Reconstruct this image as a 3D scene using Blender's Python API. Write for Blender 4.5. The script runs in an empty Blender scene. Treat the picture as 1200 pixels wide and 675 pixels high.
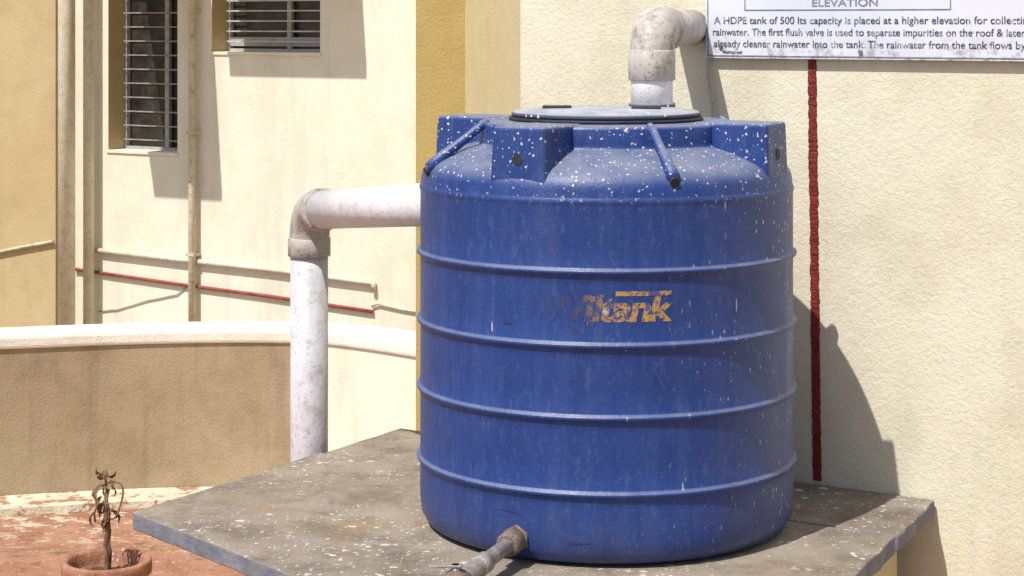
import bpy, math, random
from mathutils import Vector, Matrix
random.seed(7)
scene = bpy.context.scene
scene.view_settings.view_transform = 'Standard'
scene.view_settings.look = 'None'
scene.view_settings.exposure = 0
CAMZ = 1.9
SLAB = 0.735

# ------------------------------------------------------------ node helpers
class NT:
    def __init__(s, name):
        s.m = bpy.data.materials.new(name); s.m.use_nodes = True
        s.t = s.m.node_tree; s.n = s.t.nodes; s.l = s.t.links
        s.b = s.n['Principled BSDF']
        s.geo = s.n.new('ShaderNodeNewGeometry')
        s.pos = s.geo.outputs['Position']
    def link(s, a, b): s.l.new(a, b)
    def setv(s, sock, v):
        if isinstance(v, (int, float)): sock.default_value = v
        elif isinstance(v, (tuple, list)):
            sock.default_value = tuple(v) + ((1,) if len(v) == 3 and len(sock.default_value) == 4 else ())
        else: s.link(v, sock)
    def map(s, scale, loc=(0,0,0), vec=None):
        m = s.n.new('ShaderNodeMapping')
        s.link(vec or s.pos, m.inputs['Vector'])
        m.inputs['Scale'].default_value = scale; m.inputs['Location'].default_value = loc
        return m.outputs[0]
    def noise(s, scale, detail=4, rough=0.55, vec=None, dist=0):
        k = s.n.new('ShaderNodeTexNoise'); s.link(vec or s.pos, k.inputs['Vector'])
        k.inputs['Scale'].default_value = scale; k.inputs['Detail'].default_value = min(detail, 4)
        k.inputs['Roughness'].default_value = rough; k.inputs['Distortion'].default_value = dist
        return k.outputs['Fac']
    def mr(s, v, a, b, c=0.0, d=1.0):
        k = s.n.new('ShaderNodeMapRange'); k.clamp = True
        s.setv(k.inputs[0], v); k.inputs[1].default_value = a; k.inputs[2].default_value = b
        k.inputs[3].default_value = c; k.inputs[4].default_value = d
        return k.outputs[0]
    def math(s, op, a, b=0.0):
        k = s.n.new('ShaderNodeMath'); k.operation = op
        s.setv(k.inputs[0], a); s.setv(k.inputs[1], b); return k.outputs[0]
    def mix(s, f, a, b, mode='MIX'):
        k = s.n.new('ShaderNodeMixRGB'); k.blend_type = mode
        s.setv(k.inputs[0], f); s.setv(k.inputs[1], a); s.setv(k.inputs[2], b); return k.outputs[0]
    def sep(s, v=None):
        k = s.n.new('ShaderNodeSeparateXYZ'); s.link(v or s.pos, k.inputs[0]); return k.outputs
    def specks(s, scale, density, size, stretch=(1,1,1), warp=0.25, loc=(0,0,0)):
        v = s.map(stretch, loc)
        nz = s.n.new('ShaderNodeTexNoise'); s.link(v, nz.inputs['Vector']); nz.inputs['Scale'].default_value = scale*1.7
        nz.inputs['Detail'].default_value = 0
        va = s.n.new('ShaderNodeVectorMath'); va.operation = 'MULTIPLY_ADD'
        s.link(nz.outputs['Color'], va.inputs[0]); va.inputs[1].default_value = (warp/scale*2,)*3; s.link(v, va.inputs[2])
        k = s.n.new('ShaderNodeTexVoronoi'); s.link(va.outputs[0], k.inputs['Vector']); k.inputs['Scale'].default_value = scale
        sp = s.n.new('ShaderNodeSeparateColor'); s.link(k.outputs['Color'], sp.inputs[0])
        th = s.mr(sp.outputs[0], 1-density, 1.0, 0.0, size)
        return s.mr(s.math('SUBTRACT', th, k.outputs['Distance']), 0.0, 0.07)
    def bump(s, h, dist=0.003, strength=1.0, normal=None):
        k = s.n.new('ShaderNodeBump'); s.link(h, k.inputs['Height'])
        k.inputs['Distance'].default_value = dist; k.inputs['Strength'].default_value = strength
        if normal: s.link(normal, k.inputs['Normal'])
        return k.outputs[0]
    def done(s, color, rough=0.8, normal=None, metal=0.0, spec=0.5):
        s.setv(s.b.inputs['Base Color'], color); s.setv(s.b.inputs['Roughness'], rough)
        s.b.inputs['Metallic'].default_value = metal
        s.b.inputs['Specular IOR Level'].default_value = spec
        if normal: s.link(normal, s.b.inputs['Normal'])
        return s.m

def plaster(name, base, dark, light, bumpd=0.003, streak=0.5, stain=(0.30,0.25,0.16)):
    s = NT(name)
    c = s.mix(s.mr(s.noise(1.3, 3, 0.6), 0.3, 0.7), base, light)
    c = s.mix(s.mr(s.noise(5.5, 4, 0.7), 0.45, 0.75, 0, 0.6), c, dark)
    st = s.noise(3.2, 4, 0.65, vec=s.map((2.2, 2.2, 0.22)))
    c = s.mix(s.mr(st, 0.52, 0.78, 0, streak), c, stain)
    c = s.mix(s.math('MULTIPLY', s.specks(9, 0.10, 0.13), 0.45), c, stain)
    fine = s.noise(85, 3, 0.75)
    c = s.mix(s.mr(fine, 0.45, 0.75, 0, 0.22), c, dark)
    h = s.math('ADD', s.math('MULTIPLY', s.noise(7, 1), 1.0), fine)
    return s.done(c, 0.92, s.bump(h, bumpd), spec=0.2)

M = {}
M['cream'] = plaster('cream_plaster', (0.69,0.645,0.495), (0.56,0.515,0.375), (0.75,0.71,0.57), bumpd=0.0030, streak=0.36, stain=(0.40,0.35,0.25))
M['cream2'] = plaster('cream_plaster_far', (0.76,0.73,0.60), (0.65,0.615,0.48), (0.80,0.775,0.66), bumpd=0.0022, streak=0.36, stain=(0.44,0.39,0.30))
M['ochre'] = plaster('ochre_plaster', (0.46,0.345,0.135), (0.38,0.28,0.10), (0.50,0.39,0.17), streak=0.2)
M['ochre2'] = plaster('ochre_plaster_pale', (0.62,0.525,0.29), (0.54,0.45,0.235), (0.66,0.57,0.34), streak=0.15)
M['ochreL'] = plaster('ochre_left_and_reveal_shade', (0.50,0.385,0.205), (0.42,0.315,0.16), (0.54,0.425,0.24), streak=0.3)
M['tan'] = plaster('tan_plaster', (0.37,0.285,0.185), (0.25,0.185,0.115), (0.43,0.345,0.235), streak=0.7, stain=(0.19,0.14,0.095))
M['cap'] = plaster('parapet_coping', (0.80,0.77,0.68), (0.62,0.57,0.46), (0.84,0.82,0.75), streak=0.2)

def slabmat():
    s = NT('stone_slab')
    c = s.mix(s.mr(s.noise(2.5, 4, 0.65), 0.3, 0.7), (0.225,0.185,0.145), (0.34,0.29,0.235))
    c = s.mix(s.mr(s.noise(7, 5, 0.75), 0.46, 0.68, 0, 0.75), c, (0.13,0.10,0.075))
    c = s.mix(s.mr(s.noise(3.3, 3, 0.6, vec=s.map((1,1,1),(4,2,0))), 0.58, 0.70, 0, 0.55), c, (0.31,0.19,0.08))
    # patchy darker tone towards the far right
    x = s.sep()[0]
    dark_right = s.math('MULTIPLY', s.mr(x, 0.60, 0.72), s.mr(s.noise(6,4,0.7), 0.35, 0.6))
    c = s.mix(s.math('MULTIPLY', dark_right, 0.45), c, (0.11,0.095,0.08))
    m = s.mr(s.noise(2.2, 2, 0.6, vec=s.map((1,1,1),(9,1,0))), 0.34, 0.55)
    sp = s.math('MAXIMUM', s.specks(34, 0.5, 0.38, warp=0.5), s.specks(90, 0.45, 0.42, warp=0.4))
    sp = s.math('MAXIMUM', s.math('MULTIPLY', sp, m), s.specks(15, 0.10, 0.22, warp=0.6))
    c = s.mix(s.math('MULTIPLY', sp, 0.75), c, (0.68,0.64,0.57))
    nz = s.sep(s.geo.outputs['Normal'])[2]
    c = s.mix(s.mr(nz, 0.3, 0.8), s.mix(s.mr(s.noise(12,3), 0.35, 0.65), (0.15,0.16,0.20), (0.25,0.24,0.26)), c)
    return s.done(c, 0.85, s.bump(s.noise(45, 4, 0.8), 0.005), spec=0.25)
M['slab'] = slabmat()

def floormat():
    s = NT('red_oxide_floor')
    c = s.mix(s.mr(s.noise(4, 4, 0.7), 0.3, 0.7), (0.27,0.12,0.07), (0.42,0.235,0.155))
    c = s.mix(s.mr(s.noise(11, 5, 0.7), 0.50, 0.68, 0, 0.75), c, (0.14,0.075,0.05))
    pl = s.mr(s.noise(10, 5, 0.78, vec=s.map((1.0,1.3,1))), 0.53, 0.58)
    y = s.sep()[1]
    near = s.mr(y, 6.9, 7.6, 0.0, 1.0)
    c = s.mix(s.math('MULTIPLY', pl, near), c, (0.62,0.54,0.42))
    c = s.mix(s.math('MULTIPLY', s.specks(50, 0.45, 0.42, warp=0.5), 0.6), c, (0.55,0.45,0.36))
    return s.done(c, 0.85, s.bump(s.noise(50, 3, 0.7), 0.005), spec=0.25)
M['floor'] = floormat()

def kerbmat():
    s = NT('peeling_kerb')
    c = s.mix(s.mr(s.noise(6, 4), 0.35, 0.65), (0.58,0.51,0.38), (0.72,0.67,0.53))
    c = s.mix(s.mr(s.noise(13, 5, 0.75), 0.50, 0.57, 0, 0.9), c, (0.32,0.15,0.09))
    return s.done(c, 0.9, s.bump(s.noise(40, 3, 0.7), 0.006), spec=0.2)
M['kerb'] = kerbmat()

def groundmat():
    s = NT('dry_ground')
    c = s.mix(s.noise(1.2, 5, 0.7), (0.28,0.20,0.13), (0.40,0.32,0.22))
    return s.done(c, 0.95, s.bump(s.noise(20, 3, 0.7), 0.01), spec=0.2)
M['ground'] = groundmat()

def tankmat(name='blue_hdpe', faded_text=False):
    s = NT(name)
    P = s.sep(); z = P[2]; x = P[0]
    c = s.mix(s.mr(s.noise(3.0, 3, 0.6), 0.3, 0.7), (0.010,0.038,0.180), (0.015,0.049,0.220))
    run = s.noise(5.0, 5, 0.7, vec=s.map((3.5,3.5,0.3)))
    c = s.mix(s.mr(run, 0.48, 0.78, 0, 0.32), c, (0.070,0.105,0.240))
    c = s.mix(s.mr(run, 0.48, 0.25, 0, 0.5), c, (0.008,0.022,0.105))
    # fine chalky scuffing
    c = s.mix(s.mr(s.noise(60, 4, 0.8, vec=s.map((1,1,0.4))), 0.52, 0.72, 0, 0.28), c, (0.13,0.16,0.27))
    foot = s.math('MULTIPLY', s.mr(z, SLAB+0.15, SLAB+0.0), s.mr(s.noise(9, 4, 0.7), 0.3, 0.65))
    c = s.mix(s.math('MULTIPLY', foot, 0.5), c, (0.085,0.08,0.10))
    if faded_text:
        f = s.mr(s.noise(42, 4, 0.85), 0.45, 0.54)
        lf = s.mr(x, 0.06, 0.26, 0.35, 1.0)
        col = s.mix(s.mr(x, 0.13, 0.21), (0.06,0.045,0.05), (0.50,0.29,0.05))
        c = s.mix(s.math('MULTIPLY', s.mr(f, 0, 1, 0.12, 0.88), lf), c, col)
    else:
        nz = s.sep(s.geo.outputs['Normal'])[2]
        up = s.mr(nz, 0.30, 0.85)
        dust_highlight = s.math('MULTIPLY', up, s.mr(s.noise(16, 4, 0.7), 0.25, 0.65, 0.35, 0.80))  # dust on upward faces; on the ribs it also paints their pale highlights
        c = s.mix(dust_highlight, c, (0.21,0.23,0.29))
        m1 = s.mr(s.noise(4.0, 2, vec=s.map((1,1,1),(3,7,1))), 0.42, 0.62)
        rightside = s.mr(x, 0.30, 0.60, 0.06, 1.0)
        sp = s.math('MULTIPLY', s.specks(115, 0.36, 0.36, (1,1,0.5)), s.math('MULTIPLY', m1, rightside))
        top = s.math('MULTIPLY', s.mr(z, SLAB+0.76, SLAB+0.83), s.math('MAXIMUM', s.specks(120, 0.45, 0.42, warp=0.4, loc=(1,1,5)), s.specks(58, 0.20, 0.32, warp=0.5, loc=(7,1,5))))
        drip = s.math('MULTIPLY', s.specks(46, 0.10, 0.20, (1.6,1.6,0.25), warp=0.12, loc=(2,5,1)), 0.6)
        sp = s.math('MAXIMUM', sp, s.math('MAXIMUM', top, drip))
        c = s.mix(s.math('MULTIPLY', sp, 0.85), c, (0.64,0.64,0.64))
    h = s.noise(110, 3, 0.7)
    return s.done(c, s.mr(run, 0.3, 0.7, 0.36, 0.52), s.bump(h, 0.0012), spec=0.45)
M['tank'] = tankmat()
M['tanktext'] = tankmat('faded_lettering', True)

def lidmat():
    s = NT('dusty_lid')
    c = s.mix(s.mr(s.noise(18, 4, 0.7), 0.35, 0.65), (0.26,0.28,0.34), (0.42,0.43,0.46))
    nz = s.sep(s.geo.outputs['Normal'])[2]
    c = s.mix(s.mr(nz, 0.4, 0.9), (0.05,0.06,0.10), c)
    c = s.mix(s.specks(80, 0.4, 0.4), c, (0.6,0.6,0.6))
    return s.done(c, 0.7, s.bump(s.noise(60,3), 0.002))
M['lid'] = lidmat()

def simple(name, a, b, sc=15, rough=0.7, metal=0.0, spk=None, bd=0.002):
    s = NT(name)
    c = s.mix(s.mr(s.noise(sc, 4, 0.7), 0.35, 0.65), a, b)
    if spk: c = s.mix(s.specks(spk[0], spk[1], 0.4), c, spk[2])
    return s.done(c, rough, s.bump(s.noise(sc*5, 2, 0.7), bd), metal)
M['black'] = simple('dark_rubber_and_holes', (0.012,0.013,0.02), (0.03,0.03,0.04), 20, 0.7)
M['scuff'] = simple('dark_scuff', (0.010,0.014,0.035), (0.018,0.03,0.09), 60, 0.6)
def pvc(name, a, b, dirt, amt):
    s = NT(name)
    c = s.mix(s.mr(s.noise(7, 4, 0.7, vec=s.map((1,1,0.4))), 0.35, 0.65), a, b)
    c = s.mix(s.mr(s.noise(22, 4, 0.75), 0.5, 0.68, 0, amt), c, dirt)
    c = s.mix(s.math('MULTIPLY', s.specks(110, 0.5, 0.45), 0.6), c, dirt)
    return s.done(c, 0.5, s.bump(s.noise(60, 2, 0.7), 0.0015), spec=0.4)
M['pvc'] = pvc('weathered_pvc', (0.64,0.63,0.67), (0.76,0.745,0.77), (0.46,0.41,0.37), 0.45)
M['pvcv'] = pvc('weathered_pvc_speckled', (0.46,0.45,0.49), (0.59,0.575,0.61), (0.29,0.26,0.26), 0.6)
M['pvcdirtyshade'] = pvc('stained_and_shaded_pvc', (0.37,0.33,0.295), (0.53,0.50,0.475), (0.18,0.15,0.12), 0.8)
M['pipecream'] = pvc('painted_drainpipe', (0.62,0.57,0.44), (0.72,0.68,0.55), (0.36,0.28,0.18), 0.5)
M['pipebrown'] = pvc('brown_drainpipe', (0.50,0.44,0.31), (0.66,0.61,0.48), (0.30,0.20,0.11), 0.7)
M['conduitred'] = simple('red_conduit', (0.22,0.045,0.03), (0.32,0.09,0.055), 20, 0.7)
M['redpaint'] = simple('red_oxide_paint', (0.13,0.007,0.006), (0.24,0.020,0.014), 30, 0.6, bd=0.004)
M['steel'] = simple('galvanised_steel', (0.22,0.20,0.19), (0.42,0.39,0.36), 40, 0.55, 0.35, (70,0.4,(0.55,0.52,0.48)))
M['rust'] = simple('rusty_fitting', (0.13,0.085,0.06), (0.28,0.21,0.17), 40, 0.75, 0.2)
M['glass'] = simple('dark_window_glass', (0.016,0.015,0.014), (0.06,0.052,0.045), 9, 0.3)
M['frame'] = simple('grey_window_frame', (0.30,0.295,0.29), (0.42,0.40,0.38), 20, 0.6)
M['bar'] = simple('window_bars', (0.20,0.195,0.19), (0.34,0.33,0.31), 20, 0.6)
M['barlight'] = simple('window_bars_pale', (0.40,0.40,0.41), (0.58,0.57,0.56), 20, 0.6)
M['terracotta'] = simple('terracotta', (0.24,0.10,0.055), (0.42,0.21,0.13), 18, 0.85, spk=(60,0.35,(0.50,0.40,0.32)), bd=0.004)
M['soil'] = simple('dry_soil', (0.07,0.04,0.025), (0.20,0.12,0.075), 40, 0.95, bd=0.02)
M['dry'] = simple('withered_leaf', (0.13,0.07,0.038), (0.30,0.18,0.10), 40, 0.9, bd=0.004)
def signmat():
    s = NT('sign_board')
    c = s.mix(s.mr(s.noise(3, 4), 0.35, 0.65), (0.60,0.63,0.72), (0.70,0.72,0.79))
    z = s.sep()[2]
    g = s.math('MULTIPLY', s.mr(z, 1.87, 1.81), s.mr(s.noise(28, 5, 0.75), 0.48, 0.62))
    c = s.mix(s.math('MULTIPLY', g, 0.8), c, (0.22,0.18,0.14))
    c = s.mix(s.math('MULTIPLY', s.specks(40, 0.12, 0.25), 0.6), c, (0.3,0.25,0.2))
    return s.done(c, 0.45, spec=0.4)
M['sign'] = signmat()
def inkmat():
    s = NT('sign_ink')
    c = s.mix(s.mr(s.noise(50, 4, 0.75), 0.48, 0.64), (0.04,0.04,0.09), (0.42,0.43,0.51))
    return s.done(c, 0.6)
M['ink'] = inkmat()
M['inkline'] = simple('sign_border_ink', (0.12,0.12,0.19), (0.28,0.29,0.38), 30, 0.6)

# ------------------------------------------------------------ mesh helpers
def empty(name, loc=(0,0,0), rz=0.0):
    o = bpy.data.objects.new(name, None); scene.collection.objects.link(o)
    o.location = loc; o.rotation_euler = (0,0,rz); o.empty_display_size = 0.1
    return o
def mesh(name, verts, faces, mats, parent=None, smooth=False, midx=None):
    me = bpy.data.meshes.new(name); me.from_pydata([tuple(v) for v in verts], [], faces); me.update()
    o = bpy.data.objects.new(name, me); scene.collection.objects.link(o)
    for m in (mats if isinstance(mats, list) else [mats]): me.materials.append(m)
    if midx:
        for p, i in zip(me.polygons, midx): p.material_index = i
    if smooth:
        for p in me.polygons: p.use_smooth = True
    if parent: o.parent = parent
    return o
def bevel(o, w, seg=2, ang=35):
    b = o.modifiers.new('bevel', 'BEVEL'); b.width = w; b.segments = seg; b.limit_method = 'ANGLE'; b.angle_limit = math.radians(ang)
    return o
def box(name, x0,x1,y0,y1,z0,z1, mat, parent=None, bw=0.0):
    v = [(x,y,z) for z in (z0,z1) for y in (y0,y1) for x in (x0,x1)]
    f = [(0,2,3,1),(4,5,7,6),(0,1,5,4),(1,3,7,5),(3,2,6,7),(2,0,4,6)]
    o = mesh(name, v, f, mat, parent)
    if bw: bevel(o, bw)
    return o
def lathe(name, prof, mat, parent=None, loc=(0,0,0), seg=96, smooth_ang=None):
    v = []; f = []
    n = len(prof)
    for i in range(seg):
        a = 2*math.pi*i/seg
        for r, z in prof: v.append((loc[0]+r*math.cos(a), loc[1]+r*math.sin(a), loc[2]+z))
    for i in range(seg):
        j = (i+1) % seg
        for k in range(n-1): f.append((i*n+k, j*n+k, j*n+k+1, i*n+k+1))
    return mesh(name, v, f, mat, parent, True)
def tube(name, pts, rad, mat, parent=None, seg=24, cap=True):
    pts = [Vector(p) for p in pts]
    rads = rad if isinstance(rad, list) else [rad]*len(pts)
    v = []; f = []
    t0 = (pts[1]-pts[0]).normalized()
    ref = Vector((0,0,1)) if abs(t0.z) < 0.9 else Vector((1,0,0))
    nrm = (ref - t0*ref.dot(t0)).normalized()
    for i, p in enumerate(pts):
        if i == 0: t = (pts[1]-pts[0])
        elif i == len(pts)-1: t = pts[-1]-pts[-2]
        else: t = (pts[i+1]-pts[i]).normalized() + (pts[i]-pts[i-1]).normalized()
        t.normalize()
        nrm = (nrm - t*nrm.dot(t)).normalized(); bi = t.cross(nrm)
        for k in range(seg):
            a = 2*math.pi*k/seg
            v.append(p + (nrm*math.cos(a)+bi*math.sin(a))*rads[i])
    for i in range(len(pts)-1):
        for k in range(seg):
            k2 = (k+1) % seg
            f.append((i*seg+k, i*seg+k2, (i+1)*seg+k2, (i+1)*seg+k))
    if cap:
        f.append(tuple(reversed(range(seg)))); f.append(tuple((len(pts)-1)*seg+k for k in range(seg)))
    o = mesh(name, v, f, mat, parent, True)
    for p in o.data.polygons:
        if len(p.vertices) > 4: p.use_smooth = False
    return o
def collar(name, p, d, r, L, mat, parent):
    p = Vector(p); d = Vector(d).normalized()
    pts = [p-d*L/2, p-d*(L/2-0.003), p-d*(L/2-0.004), p+d*(L/2-0.004), p+d*(L/2-0.003), p+d*L/2]
    return tube(name, pts, [r-0.006, r-0.001, r, r, r-0.001, r-0.006], mat, parent, 32)
def bez(p0, p1, p2, n=14):
    p0,p1,p2 = map(Vector,(p0,p1,p2))
    return [(1-t)**2*p0 + 2*t*(1-t)*p1 + t*t*p2 for t in [i/n for i in range(n+1)]]

U = Vector((0.848,-0.53,0)).normalized(); RZ = math.atan2(U.y, U.x)
NIN = Vector((0.53,0.848,0)).normalized()

# ------------------------------------------------------------ ground & terrace
mesh('ground', [(-300,-300,-0.03),(300,-300,-0.03),(300,300,-0.03),(-300,300,-0.03)], [(0,1,2,3)], M['ground'])
mesh('terrace_floor', [(-6,0.5,0),(5,0.5,0),(5,9.0,0),(-6,9.0,0)], [(0,1,2,3)], M['floor'])

# ------------------------------------------------------------ main building (right)
bld = empty('plastered_building')
P0 = Vector((-0.32,5.66,0))
K0 = P0 + U*0.405; K1 = P0 + U*4.5
foot = [K0, K1, K1+NIN*3.0, Vector((1.5,9.6,0)), Vector((-0.40,9.6,0)), Vector((-0.353,7.2,0)), Vector((-0.172,7.2,0))]
H = 4.2
v = [(p.x,p.y,0.001) for p in foot] + [(p.x,p.y,H) for p in foot]
n = len(foot)
f = [(i,(i+1)%n,(i+1)%n+n,i+n) for i in range(n)] + [tuple(range(n,2*n))]
mesh('walls', v, f, [M['cream'],M['ochre'],M['ochre2']], bld, midx=[0,0,0,0,1,1,2,0])
pu = lambda t, off, z: (P0.x+U.x*t+NIN.x*off, P0.y+U.y*t+NIN.y*off, z)

tube('cable', [pu(0.985,-0.008,1.86), pu(0.99,-0.014,1.78), pu(1.005,-0.012,1.66), pu(1.02,-0.013,1.5), pu(1.03,-0.012,0.74)], 0.006, M['pvcdirtyshade'], bld, 8)

# red painted stripe (thick ragged red oxide paint)
rv=[]; rf=[]; N=300
za, zb = 1.805, SLAB+0.003
lo=hi=0.0
for i in range(N+1):
    t=i/N; z = za+(zb-za)*t
    lo=lo*0.5+random.uniform(-0.0014,0.0014); hi=hi*0.5+random.uniform(-0.0014,0.0014)
    c = 1.276+0.014*t
    wl = 0.0130+lo; wr = 0.0130+hi
    d = -(0.0030+random.uniform(-0.0004,0.0004))
    for off,dd in ((-wl,0.001),(-wl*0.8,d),(wr*0.8,d),(wr,0.001)):
        rv.append(pu(c+off,dd,z))
for i in range(N):
    for k in range(3):
        a=i*4+k; rf.append((a,a+4,a+5,a+1))
mesh('red_paint_stripe', rv, rf, M['redpaint'])

# ------------------------------------------------------------ information sign
sg = empty('information_sign', pu(0.985,-0.016,1.806), RZ)
bd = box('board', 0,0.98,-0.004,0.008,0,0.72, M['sign'], sg, 0.0015)
box('border_bottom', 0.004,0.976,-0.0055,-0.0042,0.006,0.0085, M['inkline'], sg)
box('border_left', 0.006,0.0085,-0.0055,-0.0042,0.0095,0.70, M['inkline'], sg)
def text(name, body, x0, x1, z, size, parent, mat):
    cu = bpy.data.curves.new(name,'FONT'); cu.body = body; cu.size = size; cu.extrude = 0.0003; cu.offset = 0.0002
    o = bpy.data.objects.new(name+'_tmp', cu); scene.collection.objects.link(o)
    bpy.context.view_layer.update()
    dg = bpy.context.evaluated_depsgraph_get()
    me = bpy.data.meshes.new_from_object(o.evaluated_get(dg)); bpy.data.objects.remove(o)
    w = max(q.co.x for q in me.vertices); w0=min(q.co.x for q in me.vertices)
    k = (x1-x0)/(w-w0) if x1 else 1
    for q in me.vertices:
        x,y,zz = q.co; q.co = (x0+(x-w0)*k, -0.0048-zz, z+y)
    me.materials.clear(); me.materials.append(mat)
    ob = bpy.data.objects.new(name, me); scene.collection.objects.link(ob); ob.parent = parent
    return ob
text('text_line_1','A HDPE tank of 500 lts capacity is placed at a higher elevation for collecting',0.025,0.865,0.090,0.026,sg,M['ink'])
text('text_line_2','rainwater. The first flush valve is used to separate impurities on the roof & later d',0.022,0.865,0.060,0.026,sg,M['ink'])
text('text_line_3','already cleaner rainwater into the tank. The rainwater from the tank flows by g',0.025,0.865,0.030,0.026,sg,M['ink'])
text('text_line_4','Maintained',0.05,0.105,0.013,0.012,sg,M['ink'])
text('heading','ELEVATION',0.30,0.475,0.134,0.027,sg,M['inkline'])
for a,b,c_,d_ in ((0.115,0.66,0.1245,0.1265),(0.115,0.66,0.1655,0.1675),(0.112,0.1145,0.1245,0.1675),(0.6605,0.663,0.1245,0.1675)):
    box('heading_box',a,b,-0.0055,-0.0042,c_,d_,M['inkline'],sg)
for a,b,c_,d_ in ((0.2,0.75,0.25,0.254),(0.2,0.204,0.256,0.6),(0.746,0.75,0.256,0.6),(0.2,0.75,0.602,0.606),(0.35,0.354,0.256,0.45),(0.5,0.504,0.256,0.45)):
    box('diagram_line',a,b,-0.0055,-0.0042,c_,d_,M['inkline'],sg)
for x,z in ((0.045,0.033),(0.43,0.020),(0.90,0.032),(0.045,0.69),(0.93,0.69)):
    tube('screw', [(x,-0.010,z),(x,-0.003,z)], 0.0055, M['rust'], sg, 12)

# ------------------------------------------------------------ left building
lb = empty('apartment_building', (-1.24,9.5,0), RZ)
def wall_holes(name, t0,t1,z0,z1, holes, rec, mat, jamb, parent):
    ts = sorted({t0,t1,*[h[0] for h in holes],*[h[1] for h in holes]})
    zs = sorted({z0,z1,*[h[2] for h in holes],*[h[3] for h in holes]})
    v=[];f=[];mi=[]
    def q(a,b,c,d,m):
        i=len(v); v.extend([a,b,c,d]); f.append((i,i+1,i+2,i+3)); mi.append(m)
    for i in range(len(ts)-1):
        for j in range(len(zs)-1):
            ct=(ts[i]+ts[i+1])/2; cz=(zs[j]+zs[j+1])/2
            if any(h[0]<ct<h[1] and h[2]<cz<h[3] for h in holes): continue
            q((ts[i],0,zs[j]),(ts[i+1],0,zs[j]),(ts[i+1],0,zs[j+1]),(ts[i],0,zs[j+1]),0)
    for a,b,c,d in holes:
        q((a,0,c),(a,rec,c),(a,rec,d),(a,0,d),1); q((b,0,c),(b,0,d),(b,rec,d),(b,rec,c),1)
        q((a,0,c),(b,0,c),(b,rec,c),(a,rec,c),1); q((a,0,d),(a,rec,d),(b,rec,d),(b,0,d),1)
    return mesh(name,v,f,[mat,jamb],parent,midx=mi)
W1=(-0.966,-0.50,1.246,2.55); W2=(-0.277,0.391,1.752,2.6)
wall_holes('front_wall',-6,1.2,0.001,H,[W1,W2],0.16,M['cream2'],M['ochreL'],lb)  # ochre reveals: shade inside the window openings is put into their colour
box('roof_slab',-6,1.2,0.17,3.0,H-0.1,H,M['cream2'],lb)
for nm,(a,b,c,d),mull,step,bm in (('window_a',W1,[0.62],0.072,'bar'),('window_b',W2,[0.58],0.050,'barlight')):
    box(nm+'_glass',a,b,0.15,0.157,c,d,M['glass'],lb)
    fw=0.018
    for k,(x0,x1,z0,z1) in enumerate(((a,a+fw,c,d),(b-fw,b,c,d),(a+fw,b-fw,c,c+fw),(a+fw,b-fw,d-fw,d))):
        box(nm+'_frame_%d'%k,x0,x1,0.115,0.145,z0,z1,M['frame'],lb,0.003)
    for m in mull:
        xm=a+(b-a)*m; box(nm+'_mullion',xm-0.014,xm+0.014,0.118,0.143,c+fw,d-fw,M['frame'],lb,0.003)
    z=c+0.05
    while z<d-0.05:
        box(nm+'_bar',a+0.004,b-0.004,0.098,0.102,z,z+0.007,M[bm],lb); z+=step
    if nm=='window_b':
        box(nm+'_shelf',a+fw,b-fw,0.120,0.128,c+0.03,c+0.075,M['frame'],lb)
for nm,(a,b,c,d) in (('sill_a',W1),('sill_b',W2)):
    box(nm,a-0.008,b+0.008,-0.008,0.16,c-0.012,c+0.003,M['cream2'],lb,0.002)
mesh('sunshade_a',[(-0.86,0,2.2),(-0.30,0,2.2),(-0.30,-0.75,2.2),(-0.74,-0.75,2.2),(-0.86,0,2.27),(-0.30,0,2.27),(-0.30,-0.75,2.25),(-0.74,-0.75,2.25)],
     [(0,1,2,3),(7,6,5,4),(0,3,7,4),(3,2,6,7),(2,1,5,6),(1,0,4,5)],M['cream2'],lb)
box('sunshade_b',-0.22,0.605,-0.5,-0.001,2.42,2.48,M['cream2'],lb)
box('ochre_column',-6,-1.217,-0.12,-0.001,0.001,H,M['ochreL'],lb)
tube('drainpipe_large',[(-1.07,-0.19,0.01),(-1.07,-0.19,H)],0.043,M['pipecream'],lb)
tube('drainpipe_small',[(-1.044,-0.06,0.01),(-1.044,-0.06,H)],0.028,M['pipecream'],lb)
tube('drainpipe_thin',[(-0.37,-0.04,0.01),(-0.371,-0.04,1.2),(-0.368,-0.04,2.0),(-0.37,-0.04,H)],0.018,M['pipebrown'],lb)
for z in (0.75,1.35,1.95):
    box('pipe_clip',-0.395,-0.345,-0.060,-0.001,z,z+0.012,M['pipebrown'],lb)
tube('conduit_cream',[(-1.066,-0.018,0.736),(-0.5,-0.018,0.722),(0.1,-0.018,0.712),(0.714,-0.018,0.690),(0.716,-0.018,0.655)],0.013,M['pipecream'],lb,12)
tube('conduit_red',[(-1.19,-0.014,0.627),(-0.5,-0.014,0.60),(0.1,-0.014,0.582),(0.71,-0.014,0.556)],0.0085,M['conduitred'],lb,10)
tube('wire',[(0.70,-0.01,0.58),(0.74,-0.012,0.595),(0.85,-0.01,0.58),(1.0,-0.01,0.57)],0.005,M['pipebrown'],lb,8)
tube('conduit_side',[(-1.8,-0.135,0.66),(-1.618,-0.135,0.70),(-1.40,-0.135,0.745),(-1.22,-0.135,0.778)],0.009,M['pipebrown'],lb,8)
tube('wall_crack',[(-1.03,-0.006,0.42),(-0.9,-0.006,0.44),(-0.7,-0.006,0.50),(-0.5,-0.006,0.545),(-0.42,-0.006,0.60)],0.003,M['pvcdirtyshade'],lb,6)  # thin tube added to draw a diagonal crack in the plaster

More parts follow.
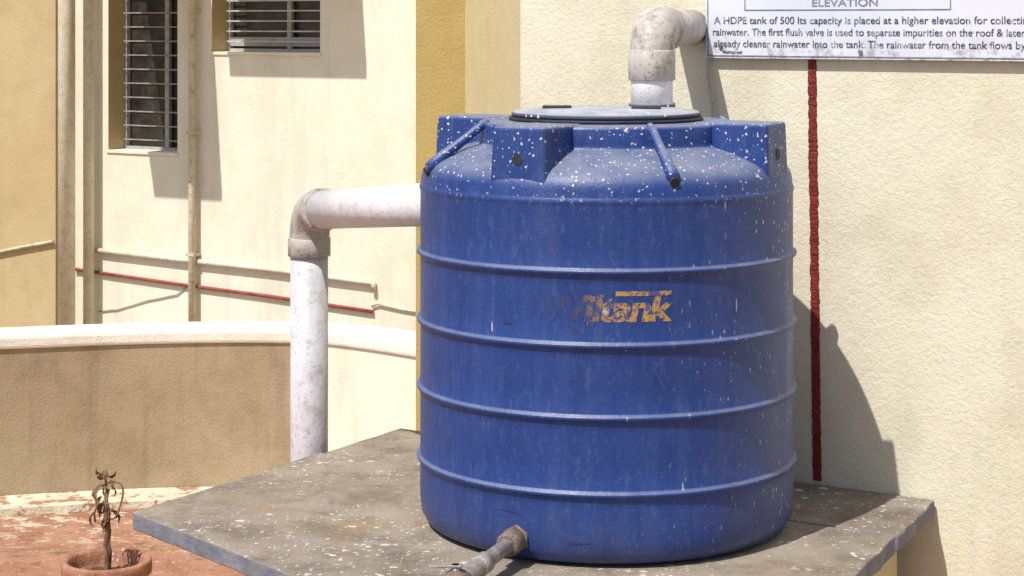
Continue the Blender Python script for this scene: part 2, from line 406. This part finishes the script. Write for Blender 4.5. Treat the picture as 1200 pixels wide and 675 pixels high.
# ------------------------------------------------------------ curved parapet
ctrl=[Vector(p+(0,)) for p in ((-6,6.0),(-4.6,6.75),(-3.2,7.4),(-2.02,7.75),(-1.4,7.89),(-0.9,7.90),(-0.68,7.82),(-0.361,7.55),(-0.12,7.27),(0.05,7.1))]
path=[]
for i in range(1,len(ctrl)-2):
    p0,p1,p2,p3=ctrl[i-1:i+3]
    for k in range(10):
        t=k/10
        path.append(0.5*((2*p1)+(-p0+p2)*t+(2*p0-5*p1+4*p2-p3)*t*t+(-p0+3*p1-3*p2+p3)*t**3))
path.append(ctrl[-2])
def sweep(name,path,o0,o1,z0,z1,mats,parent,selector=None):
    v=[];f=[];mi=[]
    for i,p in enumerate(path):
        a=path[max(i-1,0)];b=path[min(i+1,len(path)-1)]
        t=(b-a).normalized(); nr=Vector((-t.y,t.x,0))
        if nr.y<0: nr=-nr
        for o,z in ((o0,z0),(o0,z1),(o1,z1),(o1,z0)):
            q=p+nr*o; v.append((q.x,q.y,z))
    for i in range(len(path)-1):
        for k in range(4):
            a=i*4+k;b=i*4+(k+1)%4
            f.append((a,b,b+4,a+4)); mi.append(selector(path[i]) if selector else 0)
    f.append((0,1,2,3)); mi.append(0); e=(len(path)-1)*4; f.append((e,e+1,e+2,e+3)); mi.append(0)
    return mesh(name,v,f,mats,parent,midx=mi)
pp=empty('parapet_wall')
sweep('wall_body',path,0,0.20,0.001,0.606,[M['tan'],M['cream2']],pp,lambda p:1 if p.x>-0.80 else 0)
bevel(sweep('coping',path,-0.012,0.225,0.6065,0.662,[M['cap']],pp),0.014,3)
bevel(sweep('kerb',path,-0.22,-0.002,0.001,0.03,[M['kerb']],pp),0.01,2)

# ------------------------------------------------------------ slab platform
A=Vector((-0.903,4.67,0));B=Vector((-0.32,5.655,0));C=Vector((1.036,4.805,0));D=Vector((0.293,3.22,0))
pl=empty('stone_slab_platform')
def prism(name,pts,z0,z1,mat,parent,bw=0):
    n=len(pts); v=[(p.x,p.y,z0) for p in pts]+[(p.x,p.y,z1) for p in pts]
    f=[tuple(range(n,2*n)),tuple(reversed(range(n)))]+[(i,(i+1)%n,(i+1)%n+n,i+n) for i in range(n)]
    o=mesh(name,v,f,mat,parent)
    if bw: bevel(o,bw,2)
    return o
BA=(A-B).normalized();CD=(D-C).normalized()
B1=B+BA*0.370;C1=C+CD*0.370;B2=B+BA*0.392;C2=C+CD*0.392
g=NIN*-0.003
def rough_edge(p,q,n=14,amp=0.003):
    out=[]
    for i in range(n):
        t=i/n; r=p.lerp(q,t)
        if i: r=r+Vector((random.uniform(-amp,amp),random.uniform(-amp,amp),0))
        out.append(r)
    return out
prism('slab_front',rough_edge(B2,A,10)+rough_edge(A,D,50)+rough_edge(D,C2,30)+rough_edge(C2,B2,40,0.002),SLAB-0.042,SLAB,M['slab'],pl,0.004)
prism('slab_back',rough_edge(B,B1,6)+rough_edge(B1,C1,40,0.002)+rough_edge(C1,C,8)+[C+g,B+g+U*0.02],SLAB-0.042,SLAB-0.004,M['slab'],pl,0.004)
cen=(A+B+C+D)/4
def ins(p,k): return p+(cen-p).normalized()*k
prism('support_block',[ins(B,0.20),ins(A,0.42),ins(D,0.14),ins(C,0.10)],0.001,SLAB-0.0435,M['ochre2'],pl)

# ------------------------------------------------------------ tank
TX,TY=0.22,4.6
tk=empty('water_storage_tank',(TX,TY,SLAB))
prof=[(0.0,0.002),(0.37,0.002),(0.400,0.004),(0.420,0.014),(0.431,0.034),(0.4345,0.06),(0.435,0.09)]
for zi in (0.159,0.322,0.476,0.633):
    prof+=[(0.4345,zi-0.030),(0.4345,zi-0.011),(0.4360,zi-0.008),(0.4420,zi-0.003),(0.4432,zi+0.001),(0.4420,zi+0.004),(0.4360,zi+0.007),(0.4345,zi+0.011),(0.4345,zi+0.06)]
prof+=[(0.4345,0.74),(0.4345,0.772),(0.4350,0.776),(0.4365,0.780),(0.4365,0.785),(0.4340,0.789),(0.433,0.793),(0.4325,0.805),(0.428,0.822),(0.417,0.838),(0.400,0.849),(0.375,0.860),(0.345,0.872),(0.315,0.881),(0.304,0.884),(0.3005,0.888),(0.300,0.895),(0.2985,0.927),(0.2965,0.933),(0.290,0.9355),(0.26,0.9365),(0.0,0.9365)]
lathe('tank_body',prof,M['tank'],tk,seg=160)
def R(phi,r,z,w=0.0):
    a=math.radians(phi); d=Vector((math.sin(a),-math.cos(a),0)); s=Vector((math.cos(a),math.sin(a),0))
    p=d*r+s*w; return (p.x,p.y,z)
for i,phi in enumerate((-29.5,63,152,-118)):
    vs=[R(phi,0.24,0.79,-0.070),R(phi,0.24,0.79,0.070),R(phi,0.4255,0.79,0.070),R(phi,0.4255,0.79,-0.070),
        R(phi,0.24,0.9395,-0.066),R(phi,0.24,0.9395,0.066),R(phi,0.421,0.9395,0.064),R(phi,0.421,0.9395,-0.064)]
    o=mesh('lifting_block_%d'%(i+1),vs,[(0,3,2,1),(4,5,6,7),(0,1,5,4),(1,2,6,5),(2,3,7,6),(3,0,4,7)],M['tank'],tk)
    bevel(o,0.008,3)
    tube('block_hole_%d'%(i+1),[R(phi,0.4180,0.868),R(phi,0.4245,0.868)],0.0125,M['black'],tk,20)  # solid black disc, painted dark for the shaded inside of a hole
for i,phi in enumerate((17,107,197,-73)):
    pts=[R(phi,0.285,0.936),R(phi,0.31,0.922),R(phi,0.36,0.884),R(phi,0.405,0.851),R(phi,0.424,0.834),R(phi,0.430,0.826)]
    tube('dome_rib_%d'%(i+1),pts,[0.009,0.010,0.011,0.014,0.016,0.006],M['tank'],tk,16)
    tube('rib_hole_%d'%(i+1),[R(phi,0.425,0.828),R(phi,0.437,0.823)],0.010,M['black'],tk,14)  # black end disc: the hole's shade is put into its colour
lathe('lid_seal',[(0.2,0.9375),(0.226,0.9375),(0.228,0.940),(0.226,0.9445),(0.2,0.9445)],M['black'],tk,seg=96)
lathe('lid',[(0.0,0.9475),(0.19,0.9455),(0.219,0.9455),(0.2215,0.949),(0.220,0.955),(0.214,0.958),(0.19,0.9585),(0.175,0.963),(0.0,0.967)],M['lid'],tk,seg=96)
for i,(x,y) in enumerate(((-0.115,-0.02),(0.09,-0.06))):
    o=box('lid_lug_%d'%(i+1),x-0.034,x+0.034,y-0.010,y+0.010,0.960,0.971,M['black'],tk,0.003)
cu=bpy.data.curves.new('lettering','FONT'); cu.body='Wiltank'; cu.size=0.078; cu.shear=0.2; cu.offset=0.0028; cu.space_character=0.92
to=bpy.data.objects.new('tmp',cu); scene.collection.objects.link(to); bpy.context.view_layer.update()
me=bpy.data.meshes.new_from_object(to.evaluated_get(bpy.context.evaluated_depsgraph_get())); bpy.data.objects.remove(to)
w0=min(q.co.x for q in me.vertices); w1=max(q.co.x for q in me.vertices)
for q in me.vertices:
    x,y,_=q.co; ph=-20.5+37.5*(x-w0)/(w1-w0); q.co=R(ph,0.4352,0.531+y)
me.materials.clear(); me.materials.append(M['tanktext'])
o=bpy.data.objects.new('faded_lettering',me); scene.collection.objects.link(o); o.parent=tk
bv=[];bf=[]
for i in range(13):
    ph=0+16*i/12
    bv+= [R(ph,0.4354,0.5835),R(ph,0.4354,0.5935)]
for i in range(12): bf.append((i*2,i*2+2,i*2+3,i*2+1))
mesh('lettering_bar',bv,bf,M['tanktext'],tk)
# rubbed scuff marks on the shell
def scuff(name,ph0,ph1,z,hh,slope):
    v=[];f=[];n=12
    for i in range(n+1):
        t=i/n; w=hh*math.sin(math.pi*(0.06+0.88*t))*random.uniform(0.6,1.1); zz=z+slope*t+random.uniform(-0.0006,0.0006)
        ph=ph0+(ph1-ph0)*t
        v+=[R(ph,0.4353,zz-w),R(ph,0.4353,zz+w)]
    for i in range(n): f.append((i*2,i*2+2,i*2+3,i*2+1))
    mesh(name,v,f,M['scuff'],tk)
scuff('scuff_1',-33.5,-30.5,0.517,0.0035,-0.002)
scuff('scuff_2',-35,-27,0.113,0.0016,-0.006)
scuff('scuff_3',-14,-6,0.055,0.0012,0.003)
# outlet
s0=Vector(R(-29,0.425,0.056)); dd=Vector((-0.385,-0.923,-0.045)).normalized()
q=lambda k: s0+dd*k
tube('outlet_pipe',[q(-0.02),q(0.2),q(0.62)],0.0165,M['steel'],tk,20)
tube('outlet_nut',[q(0.004),q(0.020)],0.030,M['rust'],tk,6)
tube('outlet_coupling',[q(0.022),q(0.025),q(0.062),q(0.066)],[0.021,0.026,0.026,0.02],M['rust'],tk,20)
tube('outlet_socket',[q(0.175),q(0.178),q(0.212),q(0.215)],[0.017,0.022,0.022,0.017],M['steel'],tk,20)
vb=q(0.33)
tube('valve_body',[vb+dd*0.04,vb+dd*0.02,vb,vb-dd*0.02,vb-dd*0.04],[0.018,0.027,0.03,0.027,0.018],M['rust'],tk,20)
tube('valve_stem',[vb,vb+Vector((0,0,0.040))],0.008,M['steel'],tk,12)
box('valve_handle',vb.x-0.055,vb.x+0.014,vb.y-0.009,vb.y+0.009,vb.z+0.034,vb.z+0.040,M['steel'],tk,0.002)

# ------------------------------------------------------------ pipes
p1=empty('rainwater_downpipe')
V0=Vector((-0.56,5.42,0)); topz=CAMZ-0.52
E=Vector((-0.56,5.42,topz)); T=Vector((-0.13,4.56,CAMZ-0.420)); hd=(T-E).normalized()
tube('vertical_pipe',[(V0.x,V0.y,0.002),(V0.x,V0.y,0.7),(V0.x,V0.y,topz-0.08)],0.052,M['pvcv'],p1,32)
tube('horizontal_pipe',[E+hd*0.08,E+hd*0.5,T],0.052,M['pvc'],p1,32)
el=bez(E-Vector((0,0,0.10)),E+Vector((0,0,0.012)),E+hd*0.09,16)
tube('elbow',el,0.0555,M['pvcdirtyshade'],p1,32)
collar('elbow_collar_low',E-Vector((0,0,0.10)),(0,0,1),0.059,0.055,M['pvcdirtyshade'],p1)
collar('elbow_collar_side',E+hd*0.095,hd,0.059,0.03,M['pvcdirtyshade'],p1)
p2=empty('tank_inlet_pipe')
G=Vector((0.335,4.70,CAMZ-0.018)); w=(Vector(pu(0.935,0.0,CAMZ-0.014))-G); wd=w.normalized()
tube('riser',[(G.x,G.y,SLAB+0.95),(G.x,G.y,G.z-0.07)],0.050,M['pvc'],p2,32)
tube('wall_run',[G+wd*0.06,G+w+wd*0.05],0.047,M['pvcdirtyshade'],p2,32)  # greyer material puts the shadow on this run into its colour
tube('elbow',bez(G-Vector((0,0,0.085)),G+Vector((0,0,0.02)),G+wd*0.10,16),0.053,M['pvcdirtyshade'],p2,32)
collar('collar_low',G-Vector((0,0,0.085)),(0,0,1),0.0565,0.075,M['pvcdirtyshade'],p2)
collar('collar_side',G+wd*0.12,wd,0.0565,0.05,M['pvcdirtyshade'],p2)
tube('riser_base',[(G.x,G.y,SLAB+0.955),(G.x,G.y,SLAB+0.972)],0.056,M['lid'],p2,32)

# ------------------------------------------------------------ potted plant
pt=empty('potted_plant',(-1.249,6.05,0))
lathe('pot',[(0.0,0.004),(0.078,0.004),(0.082,0.01),(0.115,0.19),(0.117,0.198),(0.134,0.20),(0.138,0.206),(0.138,0.238),(0.133,0.245),(0.122,0.245),(0.116,0.238),(0.112,0.215),(0.104,0.18),(0.0,0.18)],M['terracotta'],pt,seg=48)
sv=[];sf=[]
for j in range(8):
    for i in range(28):
        r=0.109*j/7; a=2*math.pi*i/28
        sv.append((r*math.cos(a),r*math.sin(a),0.190+random.uniform(-0.004,0.006)+0.010*math.cos(r*14)))
for j in range(7):
    for i in range(28):
        i2=(i+1)%28; sf.append((j*28+i,j*28+i2,(j+1)*28+i2,(j+1)*28+i))
mesh('soil',sv,sf,M['soil'],pt,True)
def wob(p,q,n,amp):
    p=Vector(p);q=Vector(q); out=[]
    for i in range(n+1):
        r=p.lerp(q,i/n)
        if 0<i<n: r=r+Vector((random.uniform(-amp,amp),random.uniform(-amp,amp),random.uniform(-amp,amp)))
        out.append(r)
    return out
tube('stem_1',wob((0.0,0,0.19),(-0.004,0,0.50),9,0.004),[0.009-0.0006*i for i in range(10)],M['dry'],pt,8)
tube('stem_2',wob((0.008,0.01,0.19),(0.006,0.0,0.46),8,0.006),0.0040,M['dry'],pt,8)
tube('tendril_1',bez((0.0,0,0.48),(0.075,0,0.50),(0.038,0,0.40),10)+bez((0.036,0,0.39),(0.02,0,0.36),(0.012,0,0.37),4),0.003,M['dry'],pt,6)
tube('tendril_2',bez((0.0,0,0.47),(-0.05,0.02,0.48),(-0.03,0.0,0.40),10),0.003,M['dry'],pt,6)
tube('tendril_3',bez((0.0,0,0.42),(-0.045,-0.02,0.42),(-0.035,0.0,0.36),10),0.003,M['dry'],pt,6)
lv=[];lf=[]
def leaf(base,d,L,W):
    base=Vector(base);d=Vector(d).normalized(); s=d.cross(Vector((random.uniform(-1,1),random.uniform(-1,1),0.3))).normalized(); u=d.cross(s)
    i0=len(lv); n=6
    for i in range(n+1):
        t=i/n; w=W*math.sin(math.pi*min(0.97,t*0.9+0.08))
        c=base+d*L*t+u*0.35*L*math.sin(t*2.6)+Vector([random.uniform(-0.002,0.002) for _ in range(3)])
        cup=u*w*random.uniform(0.3,0.9)
        lv.extend([c-s*w+cup,c,c+s*w+cup])
    for i in range(n):
        a=i0+i*3; lf.extend([(a,a+1,a+4,a+3),(a+1,a+2,a+5,a+4)])
for k in range(12):
    z=random.uniform(0.38,0.51); a=random.uniform(0,6.28)
    leaf((0.012*math.cos(a),0.012*math.sin(a),z),(0.4*math.cos(a),0.4*math.sin(a),-0.9),random.uniform(0.03,0.065),random.uniform(0.005,0.010))
for k in range(7):
    a=random.uniform(0,6.28)
    leaf((-0.004,0,0.50),(math.cos(a),math.sin(a),random.uniform(0.1,1.6)),random.uniform(0.02,0.04),0.008)
leaf((-0.03,0,0.40),(0.1,0,-1),0.06,0.009); leaf((-0.035,0,0.36),(0.2,0,-1),0.05,0.008); leaf((0.012,0,0.37),(-0.2,0,-1),0.04,0.008)
o=mesh('withered_leaves',lv,lf,M['dry'],pt,True)

# ------------------------------------------------------------ light, world, camera
sd=Vector((0.40,0.50,-1.0))
sun=bpy.data.lights.new('sun','SUN'); sun.energy=5.0; sun.angle=math.radians(0.5); sun.color=(1.0,0.965,0.90)
so=bpy.data.objects.new('sun',sun); scene.collection.objects.link(so)
so.rotation_euler=sd.to_track_quat('-Z','Y').to_euler(); so.location=(-4,-5,10)
w=bpy.data.worlds.new('World'); scene.world=w; w.use_nodes=True
nt=w.node_tree; sk=nt.nodes.new('ShaderNodeTexSky'); sk.sky_type='NISHITA'; sk.sun_disc=False
sk.sun_elevation=math.radians(57.4); sk.sun_rotation=math.radians(218.7); sk.dust_density=2.0
nt.links.new(sk.outputs[0],nt.nodes['Background'].inputs['Color']); nt.nodes['Background'].inputs['Strength'].default_value=0.115
cam=bpy.data.cameras.new('camera'); co=bpy.data.objects.new('camera',cam); scene.collection.objects.link(co)
co.location=(0,0,CAMZ); co.rotation_euler=(math.radians(90),0,0)
cam.lens=69; cam.sensor_width=36; cam.shift_y=-0.2596; cam.clip_end=1000
scene.camera=co
